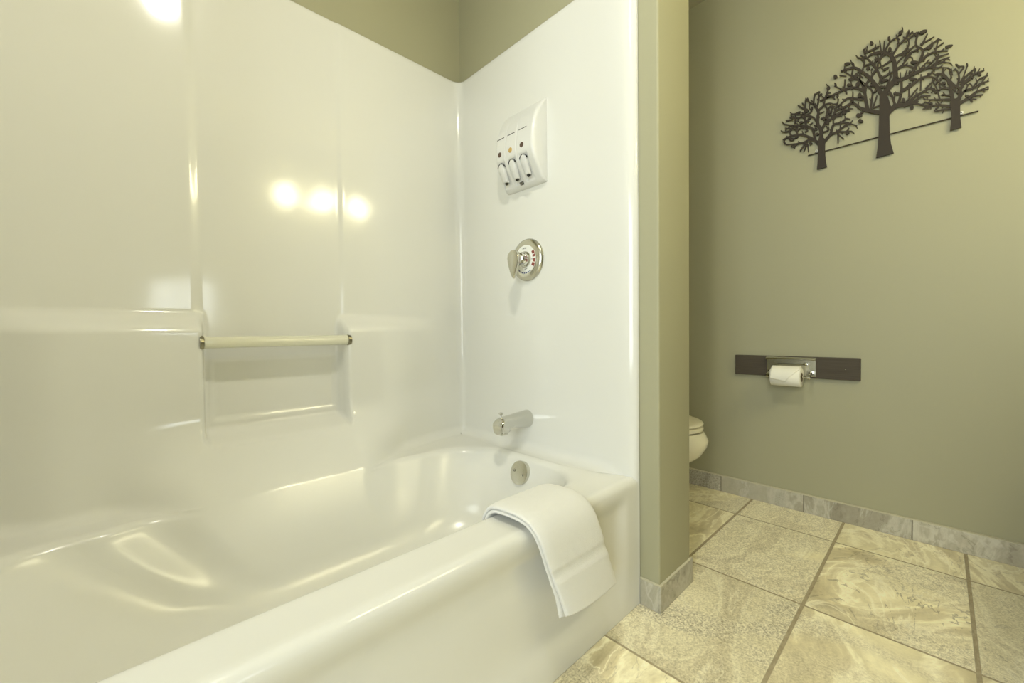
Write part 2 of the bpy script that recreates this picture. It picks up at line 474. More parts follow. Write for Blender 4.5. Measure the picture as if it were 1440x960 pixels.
# under the bulge the wall runs on into the well without a ledge
def into_well(j, px, py, z, k=None):
    if outer[j][0] != 'B': return (px, py, z)
    f = mid(outer[j][1]) * sm(.14, .30, z)
    if f <= 0: return (px, py, z)
    zm = z if k is None else ZD - .019 * k / 12
    ym = ring0[j].co.y - .50 * (ZD - zm)
    return (px, lerp(py, ym, f), lerp(z, zm, f))
rows = [ring0]
for kk, t in enumerate((.12, .35, .65, .88, 1.0)):
    r = []
    for j in range(N):
        a = ring0[j].co; bx_, by_ = well0[j]; by2 = well_shift(bx_, by_, 0)
        r.append(bm.verts.new(into_well(j, lerp(a.x, bx_, t), lerp(a.y, by2, t), ZD - .001 * math.sin(PI * t), kk + 1)))
    rows.append(r)
prof = []      # (inset right/back/front, z, extra inset on the left backrest)
for i in range(1, 8):
    a = PI / 2 * i / 7 * .86; prof.append((.024 * math.sin(a), ZD - .024 * (1 - math.cos(a)), 0))
for i in range(1, 15):
    t = i / 14; prof.append((.0234 + .065 * t, lerp(ZD - .019, .195, t), .10 * t ** 1.3))
for i in range(1, 17):
    a = PI / 2 * i / 16; prof.append((.0884 + .030 * math.sin(a) + .135 * (1 - math.cos(a)), .195 - .122 * math.sin(a), .10 + .30 * i / 16))
for kk, (d, z, e) in enumerate(prof):
    x0, x1, y0, y1 = WELL
    rr = w_rect(x0 + d + e, x1 - d, y0 + d * .85, y1 - d, min(.22, .125 + d * .45), .19)
    rows.append([bm.verts.new(into_well(j, px, well_shift(px, py, d, z), z, kk + 6 if kk < 7 else None)) for j, (px, py) in enumerate(rr)])
for d, z in ((.262, .0722), (.275, .0718)):
    x0, x1, y0, y1 = WELL
    rr = w_rect(x0 + d + .41, x1 - d, y0 + d * .85, y1 - d * .95, .02, .02)
    rows.append([bm.verts.new((px, py, z)) for px, py in rr])
grid_faces(bm, rows, closed=True)
bm.faces.new(rows[-1])
for f in bm.faces: f[lay] = 1
for j in range(N - 1):
    for cols, pid in ((wallcols, 0), (aproncols, 2)):
        if j in cols and j + 1 in cols:
            a, b = cols[j], cols[j+1]
            for i in range(len(a) - 1):
                f = bm.faces.new((a[i], a[i+1], b[i+1], b[i])); f[lay] = pid
# orient: make every face point to the inside of the alcove / upwards
bmesh.ops.recalc_face_normals(bm, faces=bm.faces)
bm.normal_update()
bm.faces.ensure_lookup_table()
tst = min((f for f in bm.faces if f[lay] == 1), key=lambda f: (f.calc_center_median() - Vector((.35, .64, ZD))).length)
if tst.normal.z < 0: bmesh.ops.reverse_faces(bm, faces=bm.faces)
bm.normal_update()
bm.verts.index_update()
vn = [v.normal.copy() for v in bm.verts]
def sub_mesh(pid, name, mt='gloss'):
    me = bpy.data.meshes.new(name); idx = {}; vs = []; fs = []
    for f in bm.faces:
        if f[lay] != pid: continue
        q = []
        for v in f.verts:
            if v.index not in idx: idx[v.index] = len(vs); vs.append(v.co[:])
            q.append(idx[v.index])
        fs.append(q)
    me.from_pydata(vs, [], fs); me.update()
    nn = [None] * len(vs)
    for k, i in idx.items(): nn[i] = vn[k][:]
    me.polygons.foreach_set('use_smooth', [True] * len(me.polygons))
    me.normals_split_custom_set_from_vertices(nn)
    me.materials.append(M[mt])
    o = bpy.data.objects.new(name, me); COL.objects.link(o)
    o.parent = tub; o.matrix_parent_inverse = Matrix.Translation(tub.location).inverted()
    return o
o_wall = sub_mesh(0, 'surround_wall'); o_basin = sub_mesh(1, 'basin', 'basin'); o_apron = sub_mesh(2, 'apron')
bm.free()
# rounded front posts of the surround
for sgn, xb in ((1, XB), (-1, XA)):
    bm = bmesh.new(); rws = []
    pr = []
    for i in range(0, 13):
        a = PI / 2 * i / 12
        pr.append((xb - sgn * .010 + sgn * .022 * (1 - math.cos(a)), YS - .0405 * math.sin(a)))
    pr.append((xb + sgn * .0132, YS - .0405))
    pr = [(xb - sgn * .010, YS + .004)] + pr
    for z in (0, ZT - .02, ZT - .006, ZT):
        s = 0 if z < ZT - .01 else (.0005 if z < ZT else .001)
        rws.append([bm.verts.new((x + sgn * s, y + s, z)) for x, y in pr])
    grid_faces(bm, rws)
    obj('front_post', bm, M['gloss'], tub)

# grab bar with dark collars
gb = bmesh.new(); GY, GZ = 1.352, .7625
lathe(gb, (.158, GY, GZ), (1, 0, 0), [(0, .0158), (.392, .0158)], 28)
bar = obj('grab_bar', gb, M['acrylic'], tub)
for x, s in ((.1615, 1), (.5485, -1)):
    bm = bmesh.new(); lathe(bm, (x, GY, GZ), (s, 0, 0), [(-.006, .0185), (.0, .0185), (.003, .0178), (.004, .0158)], 28)
    obj('bar_collar', bm, M['collar'], bar)

# overflow plate on the sloping end of the basin
nrm = Vector((-1, 0, .30)).normalized(); OC = Vector((.953, .958, .317))
bm = bmesh.new()
lathe(bm, OC, nrm, [(-.010, .0385), (.0075, .0385), (.0100, .0378), (.0112, .0345), (.0120, .0)], 56, cap1=False)
bmesh.ops.remove_doubles(bm, verts=bm.verts, dist=1e-5)
ov = obj('overflow_plate', bm, M['brushed'], tub, angle=30)
_, u_, v_ = frame_for(nrm)
for s in (-1, 1):
    c = OC + nrm * .0118 + Vector((0, 1, 0)) * (.021 * s) + Vector((0, 0, .004 * s))
    bm = bmesh.new()
    lathe(bm, c, nrm, [(-.001, .0046), (.0012, .0044), (.0020, .0025)], 18)
    sc_ = obj('screw', bm, M['chrome'], ov)
    bm = bmesh.new(); bx(bm, -.0008, .0008, -.0036, .0036, -.0006, .0009)
    bmesh.ops.transform(bm, matrix=Matrix.Translation(c + nrm * .0018) @ nrm.to_track_quat('Z', 'Y').to_matrix().to_4x4() @ Matrix.Rotation(.6, 4, 'Z'), verts=bm.verts)
    obj('screw_slot', bm, M['dark'], ov)

# ------------------------------------------------------------------ tub spout
sp = thing('tub_spout', 'short chrome tub filler spout low on the surround end wall, below the valve', 'faucet', (XB, 1.018, .475))
bm = bmesh.new(); rg = []
def sup(cx, cy, cz, ry, rz0, rz1, n, seg=36):
    r = []
    for k in range(seg):
        a = 2 * PI * k / seg; c, s = math.cos(a), math.sin(a)
        yy = ry * math.copysign(abs(c) ** n, c); zz = (rz1 if s > 0 else rz0) * math.copysign(abs(s) ** n, s)
        r.append((cx, cy + yy, cz + zz))
    return r
secs = [(1.052, .031, .031, .031, 1.0), (1.047, .0315, .0315, .0315, 1.0), (1.030, .030, .030, .030, 1.0), (.995, .0275, .025, .0275, .98), (.965, .0255, .0225, .0245, .92),
        (.949, .0250, .0235, .0230, .85), (.945, .0250, .0325, .0225, .70), (.930, .0245, .034, .021, .66), (.916, .024, .0345, .016, .66), (.907, .023, .034, .008, .66), (.903, .020, .0325, .000, .7)]
for x, ry, rz0, rz1, n in secs:
    rg.append([bm.verts.new(p) for p in sup(x, 1.018, .475, ry, rz0, rz1, n)])
grid_faces(bm, rg, closed=True); bm.faces.new(rg[0]); bm.faces.new(rg[-1])
body = obj('spout_body', bm, M['brushed'], sp, angle=50)
body.data.materials[0] = M['chrome']
bm = bmesh.new(); bx(bm, .910, .940, 1.002, 1.034, .4385, .449, .003)
obj('spout_outlet', bm, M['brushed'], sp)
bm = bmesh.new(); lathe(bm, (.922, 1.018, .488), (0, 0, 1), [(0, .007), (.006, .0055), (.009, .0032), (.017, .003), (.020, .0075), (.0235, .0082), (.0255, .005)], 20)
obj('diverter_knob', bm, M['chrome'], sp)

# ------------------------------------------------------------------ shower valve
VY, VZ = 1.010, 1.036
sv = thing('shower_valve', 'round chrome shower valve with lever and marked white dial on the surround end wall', 'faucet', (XB, VY, VZ))
bm = bmesh.new()
lathe(bm, (XB, VY, VZ), (-1, 0, 0), [(0, .074), (.004, .0745), (.009, .072), (.013, .066), (.0145, .060), (.0150, .050)], 72)
obj('escutcheon', bm, M['brushed'], sv, angle=30)
bm = bmesh.new()
lathe(bm, (XB - .0150, VY, VZ), (-1, 0, 0), [(0, .0500), (.0013, .0500)], 64)
dial = obj('dial_plate', bm, M['dial'], sv, angle=30)
def yz(ang, r): return VY - r * math.sin(ang), VZ + r * math.cos(ang)     # clockwise from the top as seen by the user
def ring_seg(name, a0, a1, r0, r1, m, parent, x=XB - .0165, th=.0006):
    bm = bmesh.new(); n = max(2, int(abs(a1 - a0) / .08)); ou = []
    for i in range(n + 1): ou.append(yz(lerp(a0, a1, i / n), r1))
    for i in range(n, -1, -1): ou.append(yz(lerp(a0, a1, i / n), r0))
    prism(bm, ou, lambda p: (x, p[0], p[1]), lambda p: (x + th, p[0], p[1]))
    return obj(name, bm, m, parent, smooth=False)
for i in range(4): ring_seg('red_mark', .92 + i * .33, .92 + i * .33 + (.27 if i != 1 else .2), .0385 - .002 * (i % 2), .0495, M['redink'], dial)
for i in range(9): ring_seg('blue_mark', 2.55 + i * .20, 2.55 + i * .20 + .14, .0445, .0492, M['blueink'], dial)
# small lettering marks on the dial
txt = [(-.30, .040), (-.17, .041), (-.04, .041), (.08, .041)]
for a, r in txt: ring_seg('lettering', a, a + .07, r - .0035, r + .001, M['ink'], dial)
for a in (1.58, 2.86, 3.12): ring_seg('lettering', a, a + .10, .0315, .0345, M['ink'], dial)
bm = bmesh.new()
lathe(bm, (XB - .0163, VY, VZ), (-1, 0, 0), [(0, .0285), (.004, .0282), (.006, .024), (.018, .0235), (.020, .0215), (.034, .021), (.036, .018), (.044, .0175)], 48)
obj('valve_hub', bm, M['chrome'], sv, angle=30)
# lever: teardrop blade whose neck swells back into the hub
bm = bmesh.new(); rg = []
def tear(sc, dx, dy=0, dz=0):
    r = []
    for k in range(40):
        a = 2 * PI * k / 40
        s, c = math.sin(a), math.cos(a)
        zz = .026 * c if c > 0 else .071 * c
        wv = .0265 * (1 - .50 * max(0, -c) ** 1.4)
        r.append((XB - dx, VY + wv * s * sc + dy, VZ + .003 + zz * sc + dz))
    return r
for sc, dx, dy, dz in ((.50, .052, 0, .0), (.62, .057, .001, .0), (.90, .0615, .003, -.001), (1.0, .0645, .004, -.002), (1.0, .0715, .004, -.002), (.96, .0740, .004, -.002), (.80, .0758, .004, -.002), (.4, .0768, .004, -.002)):
    rg.append([bm.verts.new(p) for p in tear(sc, dx, dy, dz)])
grid_faces(bm, rg, closed=True); bm.faces.new(rg[0]); bm.faces.new(rg[-1])
obj('lever', bm, M['brushed'], sv, angle=35)

# ------------------------------------------------------------------ soap dispenser
DY0, DY1 = .918, 1.106
dp = thing('soap_dispenser', 'white three-lever shampoo and soap dispenser mounted high on the surround end wall', 'soap dispenser', (XB, 1.012, 1.286))
base = [(0, 1.5625), (.006, 1.5620), (.018, 1.552), (.032, 1.535), (.046, 1.512), (.057, 1.485), (.064, 1.455), (.0675, 1.425), (.068, 1.395), (.0635, 1.372), (.0525, 1.348), (.040, 1.328), (.030, 1.312), (.0225, 1.300), (.015, 1.2915), (.007, 1.2868), (0, 1.2860)]
def cr(pts, n=4):
    out = []
    for i in range(len(pts) - 1):
        p0, p1, p2, p3 = pts[max(i-1, 0)], pts[i], pts[i+1], pts[min(i+2, len(pts)-1)]
        for k in range(n):
            t = k / n
            out.append(tuple(.5 * ((2*b) + (c-a)*t + (2*a-5*b+4*c-d)*t*t + (-a+3*b-3*c+d)*t**3) for a, b, c, d in zip(p0, p1, p2, p3)))
    out.append(pts[-1]); return out
prof_d = cr(base, 4)
def p_at(z):
    best = None
    for (p0, z0), (p1, z1) in zip(prof_d, prof_d[1:]):
        if min(z0, z1) <= z <= max(z0, z1) and abs(z1 - z0) > 1e-6:
            return lerp(p0, p1, (z - z0) / (z1 - z0))
    return .03
CH = [1.079, 1.0255, .971]                      # the three chambers
bm = bmesh.new(); rws = []
ys = []
K = 96
for i in range(K + 1): ys.append(lerp(DY0, DY1, i / K))
for y in ys:
    e = min(y - DY0, DY1 - y)
    k = math.sqrt(max(0, 1 - (1 - min(1, e / .014)) ** 2))      # rounded outer edges
    pinch = .74 + .26 * k
    g = 0
    for gy in (1.052, .998): g = max(g, math.exp(-((y - gy) / .0022) ** 2))
    row = []
    for p, z in prof_d:
        gg = .0020 * g * sm(1.33, 1.38, z) * (1 - sm(1.50, 1.545, z))
        sc_ = 0
        for c in CH:         # the hollows the levers sit in
            sc_ = max(sc_, (1 - sm(.017, .022, abs(y - c))) * sm(1.383, 1.372, z) * sm(1.297, 1.306, z))
        row.append(bm.verts.new((XB - max(0, p * pinch - gg - .006 * sc_), y, lerp(1.42, z, .985 + .015 * k))))
    rws.append(row)
grid_faces(bm, rws); bm.faces.new(rws[0]); bm.faces.new(rws[-1])
obj('housing', bm, M['plastic'], dp, angle=55)
for n_, c in enumerate(CH):
    # label slot, sight window
    zz = 1.4615
    bm = bmesh.new(); pp = p_at(zz)
    bx(bm, XB - pp - .0006, XB - pp + .002, c - .018, c + .018, zz - .0012, zz + .0012)
    obj('slot', bm, M['ink'], dp)
    zz = 1.4055; pp = p_at(zz)
    bm = bmesh.new(); lathe(bm, (XB - pp + .001, c, zz), (-1, 0, 0), [(0, .0088), (.0018, .0085), (.0024, .007)], 26, su=1, sv=1)
    obj('sight_window', bm, M['amber'] if n_ == 1 else M['brown_soap'], dp)
    # lever: rounded tongue following the face
    bm = bmesh.new(); rg = []
    for i in range(15):
        t = i / 14; z = lerp(1.3735, 1.315, t)
        w = .0150 * math.sqrt(max(0.02, 1 - (1 - min(1, t / .22)) ** 2)) * (1 - .30 * t)
        p = p_at(z) + .001 + .006 * math.sin(PI * min(1, t * 1.2) * .5) + .004 * t
        rg.append([bm.verts.new((XB - p + .012, c + w, z)), bm.verts.new((XB - p + .0015, c + w, z)), bm.verts.new((XB - p - .0008, c + w * .7, z)), bm.verts.new((XB - p - .0014, c, z)),
                   bm.verts.new((XB - p - .0008, c - w * .7, z)), bm.verts.new((XB - p + .0015, c - w, z)), bm.verts.new((XB - p + .012, c - w, z))])
    grid_faces(bm, rg); bm.faces.new(rg[0]); bm.faces.new(rg[-1])
    lv = obj('lever', bm, M['plastic'], dp, angle=60)
    bm = bmesh.new(); pp = p_at(1.375)
    ou = []
    for i in range(13): a = PI * i / 12; ou.append((c + .0158 * math.cos(a), 1.3625 + .0142 * math.sin(a)))
    for i in range(12, -1, -1): a = PI * i / 12; ou.append((c + .0150 * math.cos(a), 1.3625 + .0128 * math.sin(a)))
    prism(bm, ou, lambda q: (XB - pp - .0003, q[0], q[1]), lambda q: (XB - pp + .008, q[0], q[1]))
    obj('lever_gap', bm, M['ink'], dp, smooth=False)
    bm = bmesh.new(); p = p_at(1.3125) + .0085
    lathe(bm, (XB - p + .003, c, 1.3125), (-.75, 0, -.66), [(-.004, .0052), (.0022, .0052), (.0028, .0045)], 20)
    obj('nozzle', bm, M['dark'], dp)
bm = bmesh.new(); pp = p_at(1.300) + .0012
bx(bm, -.0007, .0012, -.0085, .0085, -.0055, .0055)
bmesh.ops.transform(bm, matrix=Matrix.Translation((XB - pp, 1.015, 1.300)) @ Matrix.Rotation(-.62, 4, 'Y'), verts=bm.verts)
lg = obj('badge', bm, M['ink'], dp, smooth=False)
bm = bmesh.new()
for yy, zz, w, h in ((-.004, .002, .003, .0012), (.003, .002, .0022, .0012), (0, -.0018, .0062, .001)):
    bx(bm, -.0012, -.0006, yy - w, yy + w, zz - h, zz + h)
bmesh.ops.transform(bm, matrix=Matrix.Translation((XB - pp, 1.015, 1.300)) @ Matrix.Rotation(-.62, 4, 'Y'), verts=bm.verts)
obj('badge_print', bm, M['brushed'], lg, smooth=False)

# ------------------------------------------------------------------ towel over the rim
tw_pts = [(.712, .330), (.709, .352), (.701, .369), (.688, .377), (.665, .380), (.640, .381), (.617, .381), (.598, .377), (.584, .366), (.575, .349), (.570, .325), (.567, .29), (.565, .25), (.564, .21), (.564, .178)]
path = cr(tw_pts, 5)
acc = [0]
for a, b in zip(path, path[1:]): acc.append(acc[-1] + math.hypot(a[0]-b[0], a[1]-b[1]))
LEN = acc[-1]
W = .186
LAYERS = 4; TH = .0052
bm = bmesh.new(); rws = []
rng = random.Random(11)
def cross(s):
    """zig-zag of one folded sheet across the towel: (across 0..1, height above the rim surface)"""
    pts = []
    n = 16
    for L in range(LAYERS):
        h = (LAYERS - 1 - L) * TH + TH * .5
        for i in range(n + 1):
            t = i / n; a = (1 - t) if L % 2 == 0 else t           # starts at the far (open) edge
            inset = .012 * L * (.4 if L % 2 else 1)
            pts.append((a * (1 - inset * 2) + inset * .5, h))
        if L < LAYERS - 1:
            e = 0 if L % 2 == 0 else 1
            for i in range(1, 5):
                a = PI * i / 5
                pts.append((e + (-1 if e == 0 else 1) * .5 * TH / W * math.sin(a) * 1.4, h - TH * .5 * (1 - math.cos(a))))
    return pts
for i, (py, pz) in enumerate(path):
    a = path[max(i-1, 0)]; b = path[min(i+1, len(path)-1)]
    ty, tz = b[0]-a[0], b[1]-a[1]; l = math.hypot(ty, tz); ty /= l; tz /= l
    ny_, nz_ = tz, -ty
    if ny_ > 0 and pz < .36 and py < .6: ny_, nz_ = -ny_, -nz_
    if py >= .6 and nz_ < 0: ny_, nz_ = -ny_, -nz_
    s = acc[i] / LEN; hang = max(0, (acc[i] - .14)) / (LEN - .14)
    # folds open slightly at the free end, the cloth fans out
    row = []
    for ac, h in cross(s):
        wgt = 1 + .03 * hang
        x = .602 + W * wgt * (ac - .0) + .052 * hang ** 1.15 + .010 * s
        x += .012 * (1 - sm(0, .25, s)) * (0.5 - ac) * -1
        hh = h * (1 + .30 * hang + .5 * hang ** 3) + .002 * math.sin(ac * 5 + s * 6) * hang + .006 * hang * (1 - ac) * 1.2
        # soft edge: cushion drop near the sides
        e = min(ac, 1 - ac)
        hh -= .0035 * (1 - sm(0, .09, e)) * (h / (LAYERS * TH))
        if h > TH * (LAYERS - 1):
            band = box(acc[i], .245, .273, .003)
            hh -= .0028 * band
            for q in (.243, .275): hh += .0016 * math.exp(-((acc[i] - q) / .0022) ** 2)
        L = int((LAYERS * TH - h) / TH)
        drop = .0095 * L * sm(.9, 1, s) - .026 * sm(.6, 1, s) * max(0, 1 - ac) ** 1.5
        row.append(bm.verts.new((x, py + ny_ * hh, pz + nz_ * hh - drop * .6)))
    rws.append(row)
grid_faces(bm, rws)
tw = obj('towel', bm, M['terry'], None, angle=180)
md = tw.modifiers.new('thickness', 'SOLIDIFY'); md.thickness = TH * .82; md.offset = 0; md.use_rim = True
md = tw.modifiers.new('round', 'SUBSURF'); md.levels = 1; md.render_levels = 1
tx = bpy.data.textures.new('terry_relief', 'CLOUDS'); tx.noise_scale = .012
md = tw.modifiers.new('relief', 'DISPLACE'); md.texture = tx; md.strength = .0016; md.mid_level = .5
tag(tw, 'folded white terry hand towel hanging over the front rim of the tub', 'towel')

# ------------------------------------------------------------------ things on the far wall
def on_wall(u, v, x):
    d = Fv + R2 * ((u - 720) / FPX) - U2 * ((v - 480) / FPX)
    return CAM + d * (x / d.x)

def catmull(pts, n=5):
    return cr([tuple(p) for p in pts], n) if len(pts) > 2 else [tuple(lerp(a, b, i / 4) for a, b in zip(pts[0], pts[1])) for i in range(5)]
XW = XF - .010        # front face of the flat metal plates
art = thing('metal_wall_art', 'dark brown metal wall art of three bare trees on a thin rod', 'wall art', (XF, .18, 1.506))
zj = [0]
def ribbon(bm, pts, w0, w1, conv):
    w0 = w0 * 1.12 + 2.5; w1 = w1 * 1.12 + 2.5
    """flat tapering strip with a rounded tip; pts and widths in the outline's drawing units"""
    P = catmull(pts); n = len(P); L = []; Rr = []
    for i, p in enumerate(P):
        a = P[max(i-1, 0)]; b = P[min(i+1, n-1)]
        dx, dy = b[0]-a[0], b[1]-a[1]; l = math.hypot(dx, dy) or 1; dx /= l; dy /= l
        w = lerp(w0, w1, i / (n - 1)) / 2
        L.append((p[0] - dy * w, p[1] + dx * w)); Rr.append((p[0] + dy * w, p[1] - dx * w))
    a = P[-2]; b = P[-1]; dx, dy = b[0]-a[0], b[1]-a[1]; l = math.hypot(dx, dy) or 1; dx /= l; dy /= l
    tip = (b[0] + dx * w1 * .5, b[1] + dy * w1 * .5)
    zj[0] = (zj[0] + 1) % 37; j = zj[0] * .00003
    def mk(q, back): 
        v = conv(*q); return Vector((XW + (.0030 if back else 0) + (j if not back else -j), v.y, v.z))
    fr = [(bm.verts.new(mk(p, 0)), bm.verts.new(mk(q, 0))) for p, q in zip(L, Rr)]
    bk = [(bm.verts.new(mk(p, 1)), bm.verts.new(mk(q, 1))) for p, q in zip(L, Rr)]
    for i in range(n - 1):
        bm.faces.new((fr[i][0], fr[i+1][0], fr[i+1][1], fr[i][1])); bm.faces.new((bk[i][0], bk[i][1], bk[i+1][1], bk[i+1][0]))
        bm.faces.new((fr[i][0], bk[i][0], bk[i+1][0], fr[i+1][0])); bm.faces.new((fr[i][1], fr[i+1][1], bk[i+1][1], bk[i][1]))
    t0, t1 = bm.verts.new(mk(tip, 0)), bm.verts.new(mk(tip, 1))
    bm.faces.new((fr[-1][0], t0, fr[-1][1])); bm.faces.new((bk[-1][0], bk[-1][1], t1))
    bm.faces.new((fr[-1][0], bk[-1][0], t1, t0)); bm.faces.new((fr[-1][1], t0, t1, bk[-1][1]))
    bm.faces.new((fr[0][0], fr[0][1], bk[0][1], bk[0][0]))
def plate(bm, outline, conv):
    zj[0] = (zj[0] + 1) % 37; j = .0012 + zj[0] * .00002
    prism(bm, [tuple(p) for p in outline], lambda q: (XW - j, conv(*q).y, conv(*q).z), lambda q: (XW + .0032 + j, conv(*q).y, conv(*q).z))
def leaf(bm, cx, cy, r, q, ang, conv):
    o = []
    for k in range(14):
        a = 2 * PI * k / 14; x, y = r * math.cos(a) , q * math.sin(a) * (1 - .25 * math.cos(a))
        o.append((cx + x * math.cos(ang) - y * math.sin(ang), cy + x * math.sin(ang) + y * math.cos(ang)))
    plate(bm, o, conv)
def conv_of(ox, oy, s): return lambda u, v: on_wall(ox + u / s, oy + v / s, XW)
cA = conv_of(1080, 110, 6.857); cB = conv_of(1160, 30, 7.385); cC = conv_of(1220, 30, 7.383); cR = conv_of(1080, 20, 4.173)
def twigs(bm, pts, w, conv, origin, rnd, step=46, lo=34, hi=66, bound=None, start=.25):
    P = catmull(pts, 6); acc_ = 0; side = 1
    for i in range(1, len(P)):
        a, b = P[i-1], P[i]; l = math.hypot(b[0]-a[0], b[1]-a[1]); acc_ += l
        if acc_ >= step and i / len(P) > start:
            acc_ = rnd.uniform(-8, 8); side = -side
            ang = math.atan2(b[1]-a[1], b[0]-a[0]) + side * rnd.uniform(.55, .95)
            ln = rnd.uniform(lo, hi)
            e = (b[0] + math.cos(ang) * ln, b[1] + math.sin(ang) * ln)
            if bound and not bound(*e): continue
            bend = side * -.18
            mpt = (b[0] + math.cos(ang + bend) * ln * .5, b[1] + math.sin(ang + bend) * ln * .5)
            ribbon(bm, [b, mpt, e], w * 1.15, w * .72, conv)
            if rnd.random() < .16: leaf(bm, e[0], e[1], w * 1.7, w * .95, ang, conv)
# ---- big middle tree
def build_tree(trunk, conv_t, groups, leaves, tw_set):
    bm = bmesh.new(); plate(bm, trunk, conv_t); t = obj('tree_plate', bm, M['iron'], art, smooth=False)
    bm = bmesh.new()
    for conv, limbs, rnd, kw in groups:
        for w0, w1, pts in limbs:
            ribbon(bm, pts, w0, w1, conv)
            if len(pts) > 2 or kw.get('all'): twigs(bm, pts, kw['w'], conv, None, rnd, kw['step'], kw['lo'], kw['hi'], kw.get('bound'))
    for conv, x, y, r, q, a in leaves: leaf(bm, x, y, r, q, a, conv)
    obj('branches', bm, M['iron'], t, smooth=False)
big_B = [(46,14,[(610,780),(540,680),(470,590),(380,520),(300,480),(170,515)]),(17,14,[(410,670),(470,590),(540,480),(560,400),(600,360)]),
 (28,11,[(600,640),(560,540),(510,460),(430,370),(400,290)]),(50,16,[(735,620),(730,500),(715,400),(670,340),(590,320),(520,330),(465,350)]),
 (50,44,[(600,800),(650,700),(735,600)]),(17,10,[(700,350),(760,260),(830,180),(910,105)]),(17,10,[(620,310),(680,210),(750,165),(810,95)]),
 (14,10,[(585,320),(568,200)]),(14,10,[(610,310),(618,205)]),(15,12,[(430,320),(500,290),(560,260)]),(16,14,[(510,440),(550,380),(545,350)]),(17,13,[(575,590),(640,560),(710,520)]),
 (14,13,[(600,465),(650,430),(700,395)]),(15,11,[(600,500),(570,410),(610,350)]),(36,14,[(445,930),(425,820),(405,700),(350,600),(250,600)]),
 (26,10,[(405,720),(330,690),(250,690),(130,740),(20,795)]),(18,14,[(470,930),(485,820),(490,720),(410,640)]),(22,10,[(410,810),(290,800),(230,800),(140,880)]),
 (36,12,[(610,950),(470,930),(370,900),(290,850),(200,890),(110,925)]),(24,16,[(730,870),(690,760),(640,690)]),(46,26,[(625,985),(730,880),(850,860),(960,830)]),
 (15,10,[(370,520),(365,610),(420,680)]),(15,10,[(390,510),(410,400),(340,380)]),(14,9,[(410,460),(480,440),(530,450)]),(14,9,[(300,480),(265,400)]),(14,10,[(210,600),(190,700),(100,670)]),
 (14,10,[(290,500),(270,600),(280,680)]),(13,9,[(200,520),(290,570),(350,560)]),(13,9,[(150,560),(220,570)]),(14,10,[(290,850),(290,730)]),(13,9,[(500,890),(540,770)]),(13,9,[(490,900),(580,870)]),
 (12,9,[(640,670),(690,560)]),(14,12,[(560,650),(590,560)]),(13,9,[(470,665),(640,690)]),(13,9,[(200,510),(205,470)]),(12,9,[(430,320),(440,260)]),(12,9,[(430,330),(400,295)]),(11,9,[(370,355),(440,380)]),(12,9,[(480,510),(490,490)])]
big_C = [(24,9,[(420,860),(480,790),(560,740),(640,700),(700,720)]),(18,9,[(480,850),(600,870),(650,880)]),(17,9,[(440,860),(560,780),(650,772)]),
 (24,10,[(340,730),(450,670),(550,590),(640,570),(710,590)]),(24,22,[(310,880),(350,740),(350,600)]),(32,10,[(285,615),(380,590),(500,530),(620,480),(700,480),(830,480)]),
 (22,10,[(440,560),(480,500),(560,400),(680,320),(830,305)]),(27,13,[(545,410),(575,300),(500,240),(530,110)]),(17,10,[(590,290),(660,240),(735,180)]),(13,10,[(700,320),(735,190)]),(13,10,[(690,290),(790,220)]),
 (14,9,[(650,480),(720,420),(850,370)]),(16,9,[(700,450),(760,425),(850,430)]),(18,12,[(690,480),(730,380),(735,340)]),(14,9,[(730,370),(840,335)]),(22,11,[(310,490),(390,455),(510,490)]),(20,9,[(290,370),(350,340),(470,378)]),
 (18,10,[(350,340),(420,260),(420,190),(370,160)]),(15,10,[(400,330),(490,250)]),(15,11,[(380,410),(440,330),(540,280)]),(14,11,[(300,440),(380,350)]),(13,10,[(360,450),(450,340)]),(15,10,[(325,230),(300,140)]),
 (13,9,[(230,210),(228,155)]),(15,10,[(560,250),(620,130)]),(13,9,[(550,240),(690,160)]),(14,9,[(330,240),(410,160),(470,110)]),(13,9,[(410,195),(515,110)]),(15,10,[(430,790),(430,640)]),(15,10,[(550,720),(555,550)]),
 (14,10,[(400,840),(520,690)]),(14,10,[(200,690),(240,560)]),(14,9,[(470,560),(520,520),(640,395)]),(14,9,[(600,500),(740,345)]),(14,10,[(360,720),(450,640)]),(15,10,[(600,700),(680,620),(720,590)]),(13,9,[(340,600),(340,530)]),(13,9,[(380,590),(410,505)]),
 (13,9,[(590,400),(610,345)]),(13,9,[(620,580),(700,490)]),(15,10,[(270,830),(290,730)]),(14,9,[(480,840),(560,770)])]
leavesB = [(cC,345,115,32,17,-.9),(cC,580,108,44,18,-.4),(cC,650,262,40,20,-.7),(cC,845,258,44,14,-.3),(cC,490,425,46,17,0),(cC,470,597,42,15,0),(cC,310,752,44,13,.1),(cC,372,822,20,26,.3),(cC,460,890,20,26,0),
 (cC,192,492,36,13,-.5),(cC,232,292,18,26,.3),(cC,42,226,20,20,0),(cB,235,440,34,15,-.2),(cB,110,575,20,20,0),(cB,325,565,19,27,.4),(cB,450,485,21,21,0),(cB,340,655,19,25,.5),(cB,258,660,30,15,0),(cB,360,770,18,26,.4),
 (cB,625,610,38,15,-.1),(cB,35,690,13,22,.5),(cB,490,665,26,11,0),(cB,600,680,30,13,.1)]
r1 = random.Random(3)
build_tree([(655,470),(652,600),(650,690),(646,770),(634,842),(738,814),(722,760),(714,690),(712,600),(722,540),(700,470),(680,455)], cR,
    [(cB, big_B, r1, dict(w=11, step=78, lo=32, hi=58)), (cC, big_C, r1, dict(w=11, step=78, lo=32, hi=62))], leavesB, None)
